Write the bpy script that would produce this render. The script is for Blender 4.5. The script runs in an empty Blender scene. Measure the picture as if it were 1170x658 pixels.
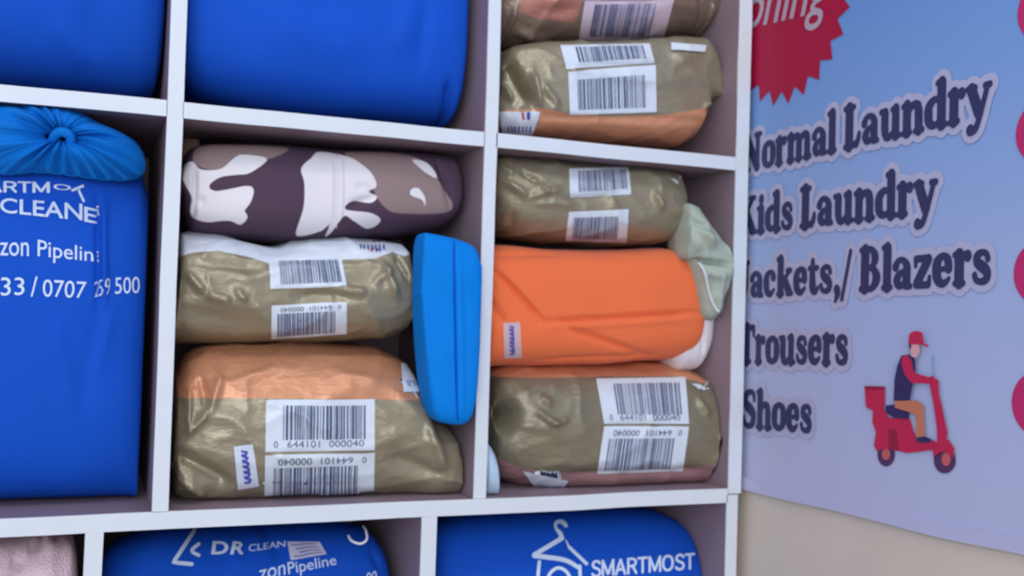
import bpy, bmesh, math, random
from mathutils import Vector, Matrix, noise
from mathutils.bvhtree import BVHTree
C = bpy.context.scene.collection
R_ = math.radians

# ------------------------------------------------------------------ camera, world, lights, exposure
CAM = Vector((0, -1.28, .95))
YAW, PITCH, ROLL, FPX = .3869219, .0278663, .0284449, 1194.49
fw = Vector((math.sin(YAW)*math.cos(PITCH), math.cos(YAW)*math.cos(PITCH), math.sin(PITCH)))
r0 = Vector((math.cos(YAW), -math.sin(YAW), 0)); u0 = r0.cross(fw)
rt = r0*math.cos(ROLL)+u0*math.sin(ROLL); up = -r0*math.sin(ROLL)+u0*math.cos(ROLL)
cd = bpy.data.cameras.new('camera'); cam = bpy.data.objects.new('camera', cd); C.objects.link(cam)
cd.sensor_width = 36; cd.lens = FPX/1170*36; cd.clip_start = .02
cam.matrix_world = Matrix(((rt.x, up.x, -fw.x, CAM.x), (rt.y, up.y, -fw.y, CAM.y), (rt.z, up.z, -fw.z, CAM.z), (0, 0, 0, 1)))
cd.dof.use_dof = True; cd.dof.focus_distance = .75; cd.dof.aperture_fstop = 11.0
bpy.context.scene.camera = cam

w = bpy.data.worlds.new('world'); bpy.context.scene.world = w; w.use_nodes = True
w.node_tree.nodes['Background'].inputs[0].default_value = (.74, .83, 1, 1)
w.node_tree.nodes['Background'].inputs[1].default_value = .80

def area(name, loc, target, sx, sy, power, col):
    l = bpy.data.lights.new(name, 'AREA'); l.shape = 'RECTANGLE'; l.size = sx; l.size_y = sy; l.energy = power; l.color = col
    o = bpy.data.objects.new(name, l); C.objects.link(o); o.location = loc
    o.rotation_euler = (Vector(target)-Vector(loc)).to_track_quat('-Z', 'Y').to_euler(); return o
area('shop_doorway_daylight', (-1.1, -4.6, 1.8), (.5, 0, .95), 2.8, 2.3, 100, (.93, .97, 1))
area('ceiling_tube_light', (.35, -1.1, 2.5), (.4, -.1, 1.0), 1.3, .25, 7, (1, .97, .93))

vs = bpy.context.scene.view_settings
vs.view_transform = 'Standard'; vs.look = 'None'; vs.gamma = 1; vs.exposure = 0.14; vs.use_curve_mapping = False

# ------------------------------------------------------------------ measuring helpers
XW = .9                                                    # the banner wall
def ray(p):
    return (rt*((p[0]-585)/FPX) - up*((p[1]-329)/FPX) + fw).normalized()
def at(px, py, Y=0.):
    d = ray((px, py)); return CAM + d*((Y-CAM.y)/d.y)
def wallpt(px, py):                                        # photo point -> (u, z) on the banner wall, u = distance out from the shelf face
    d = ray((px, py)); q = CAM + d*(XW/d.x); return (-q.y, q.z)

# ------------------------------------------------------------------ materials
def lin(c):
    return tuple((x/255/12.92 if x/255 <= .04045 else ((x/255+.055)/1.055)**2.4) for x in c)+(1,)
class NT:
    def __init__(s, name):
        s.m = bpy.data.materials.new(name); s.m.use_nodes = True; s.t = s.m.node_tree; s.n = s.t.nodes
        s.b = s.n['Principled BSDF']
    def add(s, kind, **kw):
        n = s.n.new(kind)
        for k, v in kw.items(): setattr(n, k, v)
        return n
    def link(s, a, b): s.t.links.new(a, b)
    def noise(s, scale, detail=4, vec=None, stretch=None):
        n = s.add('ShaderNodeTexNoise'); n.inputs['Scale'].default_value = scale; n.inputs['Detail'].default_value = detail
        tc = s.add('ShaderNodeTexCoord'); out = tc.outputs['Object']
        if stretch:
            mp = s.add('ShaderNodeMapping'); mp.inputs['Scale'].default_value = stretch; s.link(out, mp.inputs[0]); out = mp.outputs[0]
        s.link(out, n.inputs['Vector']); return n
    def bump(s, src, strength, dist, prev=None):
        b = s.add('ShaderNodeBump'); b.inputs['Strength'].default_value = strength; b.inputs['Distance'].default_value = dist
        s.link(src, b.inputs['Height'])
        if prev: s.link(prev.outputs[0], b.inputs['Normal'])
        s.link(b.outputs[0], s.b.inputs['Normal']); return b
    def mottled(s, c, amt=.1, scale=30, stretch=None):     # colour with a little unevenness of the material itself
        n = s.noise(scale, 5, stretch=stretch); mx = s.add('ShaderNodeMix', data_type='RGBA')
        a = lin(c); mx.inputs[6].default_value = tuple(x*(1-amt) for x in a[:3])+(1,); mx.inputs[7].default_value = tuple(min(1, x*(1+amt)) for x in a[:3])+(1,)
        s.link(n.outputs[0], mx.inputs[0]); return mx.outputs[2]

def plain(name, c, rough=.7, metal=0, amt=.06, scale=40, bump=.15, bscale=300, spec=.3, sheen=0, bd=.001):
    t = NT(name); t.link(t.mottled(c, amt, scale), t.b.inputs['Base Color'])
    t.b.inputs['Roughness'].default_value = rough; t.b.inputs['Metallic'].default_value = metal
    t.b.inputs['Specular IOR Level'].default_value = spec
    if sheen: t.b.inputs['Sheen Weight'].default_value = sheen; t.b.inputs['Sheen Roughness'].default_value = .6
    if bump: t.bump(t.noise(bscale, 3).outputs[0], bump, bd)
    return t.m

def printed(name, base, layers, rough, spec=.4, foil=True, amt=.05):
    """wrapper print: base = (colour, metallic); layers = [(attribute, colour, metallic)], drawn where the attribute is positive"""
    t = NT(name)
    col = t.mottled(base[0], amt, 26); met = None
    mv = t.add('ShaderNodeValue'); mv.outputs[0].default_value = base[1]; met = mv.outputs[0]
    for a, c, m in layers:
        at_ = t.add('ShaderNodeAttribute'); at_.attribute_name = a
        mr = t.add('ShaderNodeMapRange'); mr.inputs[1].default_value = -.0006; mr.inputs[2].default_value = .0006
        t.link(at_.outputs['Fac'], mr.inputs[0])
        mx = t.add('ShaderNodeMix', data_type='RGBA'); t.link(mr.outputs[0], mx.inputs[0]); t.link(col, mx.inputs[6]); t.link(t.mottled(c, amt, 30), mx.inputs[7]); col = mx.outputs[2]
        mm = t.add('ShaderNodeMix', data_type='FLOAT'); t.link(mr.outputs[0], mm.inputs[0]); t.link(met, mm.inputs[2]); mm.inputs[3].default_value = m; met = mm.outputs[0]
    t.link(col, t.b.inputs['Base Color']); t.link(met, t.b.inputs['Metallic'])
    t.b.inputs['Roughness'].default_value = rough; t.b.inputs['Specular IOR Level'].default_value = spec
    if foil:
        b = t.bump(t.noise(55, 3, stretch=(.7, 1, 1.5)).outputs[0], .35, .006)
        t.bump(t.noise(160, 2).outputs[0], .12, .002, b)
    else:
        t.bump(t.noise(420, 2).outputs[0], .2, .001)
    return t.m

GOLD, COPPER, WHITE = (148, 139, 117), (203, 143, 108), (208, 214, 226)
M = {}
M['edge'] = plain('white_edge_tape', (208, 214, 223), .45, amt=.03, bump=.05, bscale=60)
M['board'] = plain('brown_laminate_board', (146, 126, 136), .5, amt=.08, scale=12, bump=.05)
M['wall'] = plain('painted_wall_beige', (212, 198, 184), .85, amt=.06, scale=9, bump=.3, bscale=120)
M['floor'] = plain('cement_floor', (188, 178, 168), .8, amt=.15, scale=6)
M['royal'] = plain('royal_blue_fabric', (18, 78, 188), .75, amt=.07, scale=14, bump=.25, bscale=500, spec=.12)
M['azure'] = plain('azure_fabric', (8, 108, 196), .75, amt=.06, scale=16, bump=.2, bscale=500, spec=.12)
M['azure2'] = plain('bright_azure_fabric', (6, 122, 212), .75, amt=.04, scale=16, bump=.15, bscale=500, spec=.1)
M['orange'] = plain('orange_cotton', (232, 112, 66), .85, amt=.05, scale=12, bump=.25, bscale=600, spec=.15, sheen=.1)
M['sage'] = plain('sage_green_cloth', (165, 176, 164), .9, amt=.1, scale=40, bump=.3, bscale=400, spec=.15)
M['whitecloth'] = plain('white_cloth', (220, 214, 220), .85, amt=.04, scale=30, bump=.25, bscale=400, spec=.2)
M['pink'] = plain('pale_pink_towelling', (240, 212, 224), .95, amt=.08, scale=30, bump=.8, bscale=350, spec=.1, sheen=.2, bd=.003)
M['paleblue'] = plain('pale_blue_plastic', (175, 200, 225), .35, amt=.04, spec=.5)
M['peach'] = plain('peach_cloth', (190, 150, 130), .8, amt=.06)
M['ink'] = plain('white_print', (200, 216, 240), .6, amt=.1, scale=180, bump=0)
M['label'] = plain('white_label_print', (208, 216, 228), .3, amt=.03, bump=0, spec=.5)
M['pinklabel'] = plain('pinkish_label_print', (206, 188, 204), .3, amt=.03, bump=0, spec=.5)
M['bar'] = plain('barcode_ink', (74, 86, 122), .4, amt=.08, scale=120, bump=0)
M['tag'] = plain('paper_tag', (205, 212, 230), .6, amt=.03, bump=0)
M['dimtag'] = plain('worn_paper_tag', (200, 170, 178), .7, amt=.05, bump=0)
M['lilactag'] = plain('lilac_white_paper', (192, 190, 212), .7, amt=.04, bump=0)
M['pen'] = plain('blue_pen', (70, 80, 170), .6, amt=.03, bump=0)
M['logored'] = plain('red_print', (190, 60, 90), .4, amt=.03, bump=0)
M['logoblue'] = plain('blue_print', (60, 80, 150), .4, amt=.03, bump=0)
M['cord'] = plain('white_cord', (205, 208, 215), .7, amt=.03)
for n_, c_ in dict(letter=(50, 54, 96), halo=(176, 176, 206), crimson=(168, 18, 62), dot=(186, 44, 104), navy=(50, 44, 92), red=(192, 36, 78), darkred=(150, 30, 66),
                   skin=(218, 160, 165), khaki=(196, 118, 92), tyre=(84, 52, 92), hub=(196, 96, 96), teal=(110, 168, 190), silverink=(178, 160, 178), hair=(70, 48, 72)).items():
    M[n_] = plain('banner_ink_'+n_, c_, .55, amt=.03, scale=200, bump=0, spec=.3)
def banner_mat():
    t = NT('banner_vinyl'); tc = t.add('ShaderNodeNewGeometry'); sx = t.add('ShaderNodeSeparateXYZ'); t.link(tc.outputs['Position'], sx.inputs[0])
    rp = t.add('ShaderNodeValToRGB'); mr = t.add('ShaderNodeMapRange'); mr.inputs[1].default_value = .7; mr.inputs[2].default_value = 1.45
    t.link(sx.outputs[2], mr.inputs[0]); t.link(mr.outputs[0], rp.inputs[0])
    e = rp.color_ramp.elements; e[0].position = 0; e[0].color = lin((188, 188, 218)); e[1].position = 1; e[1].color = lin((92, 140, 206))
    k = e.new(.42); k.color = lin((160, 178, 220)); k = e.new(.72); k.color = lin((122, 158, 214))
    t.link(rp.outputs[0], t.b.inputs['Base Color']); t.b.inputs['Roughness'].default_value = .5; t.b.inputs['Specular IOR Level'].default_value = .3
    t.bump(t.noise(700, 2).outputs[0], .15, .0006); return t.m
M['banner'] = banner_mat()

# ------------------------------------------------------------------ object helpers
def mesh_obj(name, V, Fc, mats, midx=None, parent=None, base=None, smooth=True, attrs=None):
    """V in world coordinates; linked as ONE mesh object whose origin is at base (or at its parent's)"""
    me = bpy.data.meshes.new(name)
    if parent is not None:
        base = Vector(); q_ = parent
        while q_: base += q_.location; q_ = q_.parent
    if base is None:
        lo = [min(v[i] for v in V) for i in range(3)]; hi = [max(v[i] for v in V) for i in range(3)]
        base = Vector(((lo[0]+hi[0])/2, (lo[1]+hi[1])/2, lo[2]))
    base = Vector(base)
    me.from_pydata([Vector(v)-base for v in V], [], Fc)
    for m in (mats if isinstance(mats, list) else [mats]): me.materials.append(m)
    if midx: me.polygons.foreach_set('material_index', midx)
    if smooth: me.polygons.foreach_set('use_smooth', [True]*len(me.polygons))
    for k, vals in (attrs or {}).items():
        a = me.attributes.new(k, 'FLOAT', 'POINT'); a.data.foreach_set('value', vals)
    me.update(); o = bpy.data.objects.new(name, me); C.objects.link(o)
    if parent is not None: o.parent = parent
    else: o.location = base
    return o
def tag(o, label, cat, group=None):
    o['label'] = label; o['category'] = cat
    if group: o['group'] = group
    return o
def thing(name, label, cat, base, group=None):
    o = bpy.data.objects.new(name, None); o.empty_display_size = .02; C.objects.link(o); o.location = base
    return tag(o, label, cat, group)
def structure(o): o['kind'] = 'structure'; return o
def box(a, b):
    V = [(x, y, z) for x in (a[0], b[0]) for y in (a[1], b[1]) for z in (a[2], b[2])]
    return V, [(0, 1, 3, 2), (4, 6, 7, 5), (0, 4, 5, 1), (2, 3, 7, 6), (0, 2, 6, 4), (1, 5, 7, 3)]
def box_obj(name, a, b, mat, parent=None, bev=0):
    V, Fc = box(a, b)
    if bev:
        bm = bmesh.new(); vv = [bm.verts.new(v) for v in V]
        for f in Fc: bm.faces.new([vv[i] for i in f])
        bmesh.ops.bevel(bm, geom=bm.edges[:], offset=bev, segments=2, affect='EDGES', profile=.5)
        bm.verts.index_update(); V = [v.co.copy() for v in bm.verts]; Fc = [[v.index for v in f.verts] for f in bm.faces]; bm.free()
    return mesh_obj(name, V, Fc, mat, parent=parent, smooth=False)

# ------------------------------------------------------------------ the room
structure(box_obj('floor', (-2.5, -3.6, -.06), (XW+.2, .6, 0), M['floor']))
structure(box_obj('wall_right', (XW, -3.6, 0), (XW+.14, .6, 2.7), M['wall']))
structure(box_obj('wall_back', (-2.5, .42, 0), (XW, .56, 2.7), M['wall']))

# ------------------------------------------------------------------ shelf unit
YB = .37
Z1a, Z1b = 1.1722, 1.1912          # shelf under the top row (bottom, top of board)
Z0a, Z0b = .6925, .7128            # shelf under the middle row
unit = thing('pigeonhole_shelf_unit', 'brown pigeonhole shelving with white edges beside the printed banner wall', 'shelf', (.3, .18, 0))
def board(name, a, b, band=True):
    o = box_obj(name, a, b, M['board'], unit)
    return o
def edge_band(o, pts, t=.0012):
    """white edge tape on the front of a board: pts = quad corners (x,z) on the shelf face"""
    V = []
    n = 14
    for y in (-t, .001):
        for i in range(n+1):
            for (p, q) in ((pts[0], pts[1]), (pts[3], pts[2])):
                f = i/n; x = p[0]*(1-f)+q[0]*f; z = p[1]*(1-f)+q[1]*f
                j = noise.noise(Vector((x*9, z*9, 3)))*.0012
                V.append((x+(j if abs(q[1]-p[1]) > abs(q[0]-p[0]) else 0), y, z+(j if abs(q[0]-p[0]) > abs(q[1]-p[1]) else 0)))
    L = (n+1)*2; Fc = []
    for i in range(n):
        a = i*2
        Fc += [(a, a+2, a+3, a+1), (L+a, L+a+1, L+a+3, L+a+2), (a, L+a, L+a+2, a+2), (a+1, a+3, L+a+3, L+a+1)]
    Fc += [(0, 1, L+1, L), (L-2, 2*L-2, 2*L-1, L-1)]
    mesh_obj('edge_band', V, Fc, M['edge'], parent=o, smooth=False).matrix_parent_inverse = Matrix()
def vboard(name, x0, x1, z0, z1, dx=0.):
    o = board(name, (x0+.0005, 0, z0), (x1-.0005, YB, z1))
    edge_band(o, [(x0, z0), (x0+dx, z1), (x1+dx, z1), (x1, z0)]); return o
def hboard(name, x0, x1, z0, z1):
    o = board(name, (x0, 0, z0+.0005), (x1, YB, z1-.0005))
    edge_band(o, [(x0, z0), (x1, z0), (x1, z1), (x0, z1)]); return o
XL0, XL1, XA0, XA1, XB0, XB1, XR0, XR1 = -.296, -.278, .0795, .0978, .4755, .4930, .8660, .8875
Z2b, ZT = .235, 1.651
vboard('side_panel', XL0, XL1, 0, ZT+.02)
vboard('side_panel', XR0, XR1, .705, ZT+.02, .001)
vboard('side_panel', XR0-.002, XR1-.005, 0, .7035)
for z0, z1 in ((Z0b, ZT),):
    vboard('divider', XA0, XA1, z0, z1, .0008); vboard('divider', XB0, XB1, z0, z1, .0022)
for x0, x1 in ((XL1, XA0), (XA1, XB0), (XB1, XR0)):
    hboard('shelf_board', x0, x1, Z1a, Z1b)
hboard('shelf_board', XL1, XR0-.001, Z0a, Z0b)
hboard('shelf_board', XL1, XR0, ZT, ZT+.02)
hboard('shelf_board', XL1, XR0-.002, Z2b-.02, Z2b)
vboard('divider', .0092, .0286, Z2b, Z0a); vboard('divider', .4060, .4265, Z2b, Z0a)
box_obj('back_panel', (XL0+.001, YB, .0), (XR1-.006, YB+.008, ZT+.018), M['board'], unit)
box_obj('plinth', (XL1, .03, .0), (XR0-.002, .045, Z2b-.02), M['board'], unit)

# ------------------------------------------------------------------ soft shapes
def pchip(xs, ys):
    n = len(xs); h = [xs[i+1]-xs[i] for i in range(n-1)]; d = [(ys[i+1]-ys[i])/h[i] for i in range(n-1)]
    m = [d[0]]+[0 if d[i-1]*d[i] <= 0 else (3*(h[i-1]+h[i])/((2*h[i]+h[i-1])/d[i-1]+(h[i]+2*h[i-1])/d[i])) for i in range(1, n-1)]+[d[-1]]
    def f(x):
        if x <= xs[0]: return ys[0]
        if x >= xs[-1]: return ys[-1]
        i = 0
        while x > xs[i+1]: i += 1
        t = (x-xs[i])/h[i]
        return (ys[i]*(2*t**3-3*t*t+1)+h[i]*m[i]*(t**3-2*t*t+t)+ys[i+1]*(3*t*t-2*t**3)+h[i]*m[i+1]*(t**3-t*t))
    return f
def sdf(poly, x, z):                                       # positive inside
    best = 9e9; ins = False; n = len(poly); j = n-1
    for i in range(n):
        ax, az = poly[j]; bx, bz = poly[i]
        ex, ez = bx-ax, bz-az; L = ex*ex+ez*ez
        t = max(0, min(1, ((x-ax)*ex+(z-az)*ez)/L)) if L else 0
        dd = (x-ax-t*ex)**2+(z-az-t*ez)**2
        if dd < best: best = dd
        if (az > z) != (bz > z) and x < ex*(z-az)/(bz-az)+ax: ins = not ins
        j = i
    return math.sqrt(best)*(1 if ins else -1)
def segd(p, q, x, z):
    ex, ez = q[0]-p[0], q[1]-p[1]; L = ex*ex+ez*ez
    t = max(0, min(1, ((x-p[0])*ex+(z-p[1])*ez)/L))
    return math.hypot(x-p[0]-t*ex, z-p[1]-t*ez), t
class Soft: pass
def soft(top, bot, yf, depth, n=2.6, nx=150, na=120, tl=.25, tr=.25, kx=3.5, yref=.28, zmin=None, creases=(), dents=(), rough=(0, 20), foil=0, seed=0, ztop=None, zbot=None, xlim=None, rec=.03, rr=None):
    rr = rec if rr is None else rr
    """a stuffed, folded or wrapped soft thing. top/bot: its upper and lower outline as measured in the photo, taken at the depth yf+depth*yref.
    creases: (p, q, width, amount) ; dents: (p, radius, amount) - amounts in metres, positive = outwards"""
    Y = yf+depth*yref
    out = lambda p: Vector((at(*p, yf+rec*.8).x, 0, at(*p, Y).z))
    if top is not None: T = [out(p) for p in top]
    if bot is not None: B = [out(p) for p in bot]
    if ztop is not None: T = [Vector((B[0].x, 0, ztop)), Vector((B[-1].x, 0, ztop))]
    if zbot is not None: B = [Vector((T[0].x, 0, zbot)), Vector((T[-1].x, 0, zbot))]
    ft = pchip([p.x for p in T], [p.z for p in T]); fb = pchip([p.x for p in B], [p.z for p in B])
    x0 = min(T[0].x, B[0].x); x1 = max(T[-1].x, B[-1].x)
    cr = [((at(*p, yf).x, at(*p, yf).z), (at(*q, yf).x, at(*q, yf).z), w_*.0009, a_) for p, q, w_, a_ in creases]
    dn = [((at(*p, yf).x, at(*p, yf).z), r_*.0009, a_) for p, r_, a_ in dents]
    V = []; e = 2/n
    hm = sum(ft(x0+(x1-x0)*k/8)-fb(x0+(x1-x0)*k/8) for k in range(1, 8))/14          # ring angles at even spacing along the section
    sx = [(depth/2*math.copysign(abs(math.cos(a))**e, math.cos(a)), hm*math.copysign(abs(math.sin(a))**e, math.sin(a))) for a in (2*math.pi*k/1440 for k in range(1441))]
    cum = [0.]
    for k in range(1440): cum.append(cum[-1]+math.hypot(sx[k+1][0]-sx[k][0], sx[k+1][1]-sx[k][1]))
    ang = []; k = 0
    for j in range(na):
        L = cum[-1]*j/na
        while cum[k+1] < L: k += 1
        ang.append(2*math.pi*(k+(L-cum[k])/max(1e-9, cum[k+1]-cum[k]))/1440)
    for i in range(nx+1):
        t = i/nx; t = .5-.5*math.cos(math.pi*t)*(.55)+(t-.5)*.45 if True else t
        t = max(0, min(1, t)); x = x0+(x1-x0)*t
        zt, zb = ft(x), fb(x)
        if zt < zb+.001: m_ = (zt+zb)/2; zt, zb = m_+.0005, m_-.0005
        edge = tl if t < .5 else tr
        tp = max(0, 1-abs(2*t-1)**kx)**.5; d = depth*(edge+(1-edge)*tp)
        zc, h, yc = (zt+zb)/2, (zt-zb)/2, yf+(rec if t < .5 else rr)*(1-tp)+d/2
        for j in range(na):
            a = ang[j]; c, s = math.cos(a), math.sin(a)
            sc, ss = math.copysign(abs(c)**e, c), math.copysign(abs(s)**e, s)
            y = yc-d/2*sc; z = zc+h*ss
            ny, nz = -math.copysign(abs(c)**(2-e), c)/max(d, .01), math.copysign(abs(s)**(2-e), s)/max(2*h, .01)
            L = math.hypot(ny, nz) or 1; ny /= L; nz /= L
            dl = 0
            if rough[0]:
                p = Vector((x+seed*3.1, y*.7, z))*rough[1]; dl += rough[0]*(noise.noise(p)+.5*noise.noise(p*2.1))
            if foil:
                p = Vector((x*.8+seed*1.7, y*.6, z*1.25))
                k1 = (1-abs(noise.noise(p*13)))**6; k2 = (1-abs(noise.noise(p*26+Vector((5, 2, 7)))))**5
                dl += foil*(1.1*k1+.5*k2-.45 + .8*noise.noise(p*9))
            if c > -.35:
                for p, q, w_, a_ in cr:
                    ds, tt = segd(p, q, x, z)
                    if ds < w_*3: dl += a_*math.exp(-(ds/w_)**2)*min(1, 4*tt+.15, 4*(1-tt)+.15)
                for p, r_, a_ in dn:
                    ds = math.hypot(x-p[0], z-p[1])
                    if ds < r_*2.5: dl += a_*math.exp(-(ds/r_)**2)
            y += ny*dl; z += nz*dl*.6
            if zmin is not None and z < zmin: z = zmin
            if xlim: x_ = max(xlim[0], min(xlim[1], x))
            else: x_ = x
            V.append(Vector((x_, y, z)))
    Fc = []
    for i in range(nx):
        for j in range(na):
            k = (j+1) % na; Fc.append((i*na+j, i*na+k, (i+1)*na+k, (i+1)*na+j))
    for b0, rev in ((0, False), (nx*na, True)):
        cc = sum((V[b0+j] for j in range(na)), Vector())/na; V.append(cc); ci = len(V)-1
        for j in range(na):
            k = (j+1) % na; Fc.append((ci, b0+k, b0+j) if not rev else (ci, b0+j, b0+k))
    s = Soft(); s.V, s.F = V, Fc; s.bvh = BVHTree.FromPolygons(V, Fc); s.yf = yf
    lo = min(v.z for v in V); s.base = Vector(((x0+x1)/2, yf+depth/2, lo))
    return s
def hit(s, p):
    h = s.bvh.ray_cast(CAM, ray(p))
    if h[0] is None:
        h = s.bvh.find_nearest(at(*p, s.yf)); return h[0], Vector((0, -1, 0))
    nrm = h[1] if h[1].dot(ray(p)) < 0 else -h[1]
    return h[0], nrm
def region(s, polys):                                     # print region given by photo outlines, measured on the thing's own face
    P = [[(lambda q: (q.x, q.z))(at(*p, s.yf+.004)) for p in poly] for poly in polys]
    return [max(sdf(q, v.x, v.z) for q in P) for v in s.V]
def body(s, name, mat, parent=None, attrs=None, base=None):
    return mesh_obj(name, s.V, s.F, mat, parent=parent, attrs=attrs, base=base or s.base)

# ------------------------------------------------------------------ flat shapes that follow a surface
def grid(nu, nv, u0=0, v0=0, u1=1, v1=1):
    V = [(u0+(u1-u0)*i/nu, v0+(v1-v0)*j/nv) for j in range(nv+1) for i in range(nu+1)]
    return V, [(j*(nu+1)+i, j*(nu+1)+i+1, (j+1)*(nu+1)+i+1, (j+1)*(nu+1)+i) for j in range(nv) for i in range(nu)]
_txt = {}
def text_shape(txt, bold=0., shear=0., seg=.06):
    """lettering as a flat mesh, bounding box scaled to 0..1 (v downwards)"""
    k = (txt, bold, shear)
    if k in _txt: return _txt[k]
    cu = bpy.data.curves.new('lettering_outline', 'FONT'); cu.body = txt; cu.offset = bold; cu.shear = shear; cu.resolution_u = 4
    o = bpy.data.objects.new('lettering_outline', cu); C.objects.link(o); bpy.context.view_layer.update()
    me = o.evaluated_get(bpy.context.evaluated_depsgraph_get()).to_mesh()
    bm = bmesh.new(); bm.from_mesh(me); bmesh.ops.triangulate(bm, faces=bm.faces[:])
    for _ in range(4):
        ed = [e_ for e_ in bm.edges if e_.calc_length() > seg*2.2]
        if not ed: break
        bmesh.ops.subdivide_edges(bm, edges=ed, cuts=1); bmesh.ops.triangulate(bm, faces=bm.faces[:])
    bm.verts.index_update(); V = [(v.co.x, v.co.y) for v in bm.verts]; Fc = [[v.index for v in f.verts] for f in bm.faces]; bm.free()
    o.evaluated_get(bpy.context.evaluated_depsgraph_get()).to_mesh_clear(); bpy.data.objects.remove(o); bpy.data.curves.remove(cu)
    x0, x1 = min(v[0] for v in V), max(v[0] for v in V); y0, y1 = min(v[1] for v in V), max(v[1] for v in V)
    _txt[k] = ([((x-x0)/(x1-x0), 1-(y-y0)/(y1-y0)) for x, y in V], Fc); return _txt[k]
def sub(shape, u0, v0, u1, v1, flip=False):
    V, Fc = shape
    if flip: V = [(1-u, 1-v) for u, v in V]
    return [(u0+(u1-u0)*u, v0+(v1-v0)*v) for u, v in V], Fc
def catmull(P, step, closed=False):
    out = []; n = len(P)
    rng = range(n if closed else n-1)
    for i in rng:
        g = (lambda k: P[k % n]) if closed else (lambda k: P[max(0, min(n-1, k))])
        p0, p1, p2, p3 = g(i-1), g(i), g(i+1), g(i+2)
        m = max(2, int(math.hypot(p2[0]-p1[0], p2[1]-p1[1])/step))
        for k in range(m):
            t = k/m
            out.append(tuple(.5*(2*p1[c]+(p2[c]-p0[c])*t+(2*p0[c]-5*p1[c]+4*p2[c]-p3[c])*t*t+(3*p1[c]-p0[c]-3*p2[c]+p3[c])*t**3) for c in range(3)))
    if not closed: out.append(tuple(P[-1]))
    return out
def stroke(P, wd, closed=False, line=False, step=.03, cap=6, grow=0.):
    """a pen stroke of varying width as a flat mesh"""
    ws = wd if isinstance(wd, (list, tuple)) else [wd]*len(P)
    Q = [(p[0], p[1], w_+grow) for p, w_ in zip(P, ws)]
    if line or len(Q) == 2:
        R = []
        for a, b in zip(Q, Q[1:]):
            m = max(1, int(math.hypot(b[0]-a[0], b[1]-a[1])/step))
            R += [tuple(a[c]+(b[c]-a[c])*k/m for c in range(3)) for k in range(m)]
        R.append(Q[-1])
    else: R = catmull(Q, step, closed)
    n = len(R); V = []; Fc = []
    for i in range(n):
        a = R[(i-1) % n if closed else max(0, i-1)]; b = R[(i+1) % n if closed else min(n-1, i+1)]
        dx, dy = b[0]-a[0], b[1]-a[1]; L = math.hypot(dx, dy) or 1; nx_, ny_ = -dy/L*R[i][2]/2, dx/L*R[i][2]/2
        V += [(R[i][0]+nx_, R[i][1]+ny_), (R[i][0]-nx_, R[i][1]-ny_)]
    for i in range(n if closed else n-1):
        a, b = 2*i, 2*((i+1) % n); Fc.append((a, a+1, b+1, b))
    if not closed:
        for c_, nb, s_ in ((R[0], R[1], 0), (R[-1], R[-2], 1)):
            an = math.atan2(c_[1]-nb[1], c_[0]-nb[0]); k0 = len(V); V.append((c_[0], c_[1]))
            for k in range(cap+1):
                aa = an-math.pi/2+math.pi*k/cap; V.append((c_[0]+math.cos(aa)*c_[2]/2, c_[1]+math.sin(aa)*c_[2]/2))
            Fc += [(k0, k0+1+k, k0+2+k) for k in range(cap)]
    return V, Fc
def merge(shapes):
    V = []; Fc = []
    for v, f in shapes:
        b = len(V); V += v; Fc += [tuple(i+b for i in q) for q in f]
    return V, Fc
SANS = {'S': (.66, [[(.56, .8), (.44, .92), (.25, .92), (.12, .78), (.18, .6), (.34, .52), (.52, .42), (.57, .24), (.46, .08), (.24, .07), (.09, .2)]]),
        'M': (.86, [[(.09, .06), (.09, .94)], [(.1, .92), (.42, .12)], [(.42, .12), (.74, .92)], [(.75, .94), (.75, .06)]]),
        'A': (.74, [[(.06, .06), (.35, .93)], [(.35, .93), (.64, .06)], [(.18, .34), (.52, .34)]]),
        'R': (.7, [[(.1, .06), (.1, .93)], [(.1, .92), (.42, .91), (.56, .78), (.54, .58), (.4, .5), (.1, .49)], [(.38, .48), (.6, .06)]]),
        'T': (.66, [[(.31, .06), (.31, .93)], [(.05, .92), (.57, .92)]]),
        'O': (.8, [[(.38, .93), (.16, .82), (.08, .5), (.16, .18), (.38, .07), (.6, .18), (.68, .5), (.6, .82)]])}
def sans_shape(txt, wd=.15):
    """bold sans capitals drawn as strokes, bounding box scaled to 0..1 (v downwards)"""
    out = []; x = 0
    for ch in txt:
        for P in SANS[ch][1]: out.append(stroke([(x+a, b) for a, b in P], wd, closed=ch == 'O', step=.06, cap=4))
        x += SANS[ch][0]
    V, Fc = merge(out); x0, x1 = min(v[0] for v in V), max(v[0] for v in V); y0, y1 = min(v[1] for v in V), max(v[1] for v in V)
    return [((a-x0)/(x1-x0), 1-(b-y0)/(y1-y0)) for a, b in V], Fc
def bil(q, u, v):                                          # q = TL, TR, BR, BL in the photo
    return tuple((q[0][c]*(1-u)+q[1][c]*u)*(1-v)+(q[3][c]*(1-u)+q[2][c]*u)*v for c in (0, 1))
def decal(s, name, parent, layers):
    """layers = [(quad, shape, material, lift)] laid on the surface of s; ONE mesh"""
    V = []; Fc = []; mats = []; mi = []
    for q, (sv, sf), m, lift in layers:
        if m not in mats: mats.append(m)
        b = len(V); k = mats.index(m)
        for u, v in sv:
            p, nrm = hit(s, bil(q, u, v) if q else (u, v)); V.append(p+nrm*lift)
        for f in sf: Fc.append(tuple(i+b for i in f)); mi.append(k)
    return mesh_obj(name, V, Fc, mats, midx=mi, parent=parent)
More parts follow.
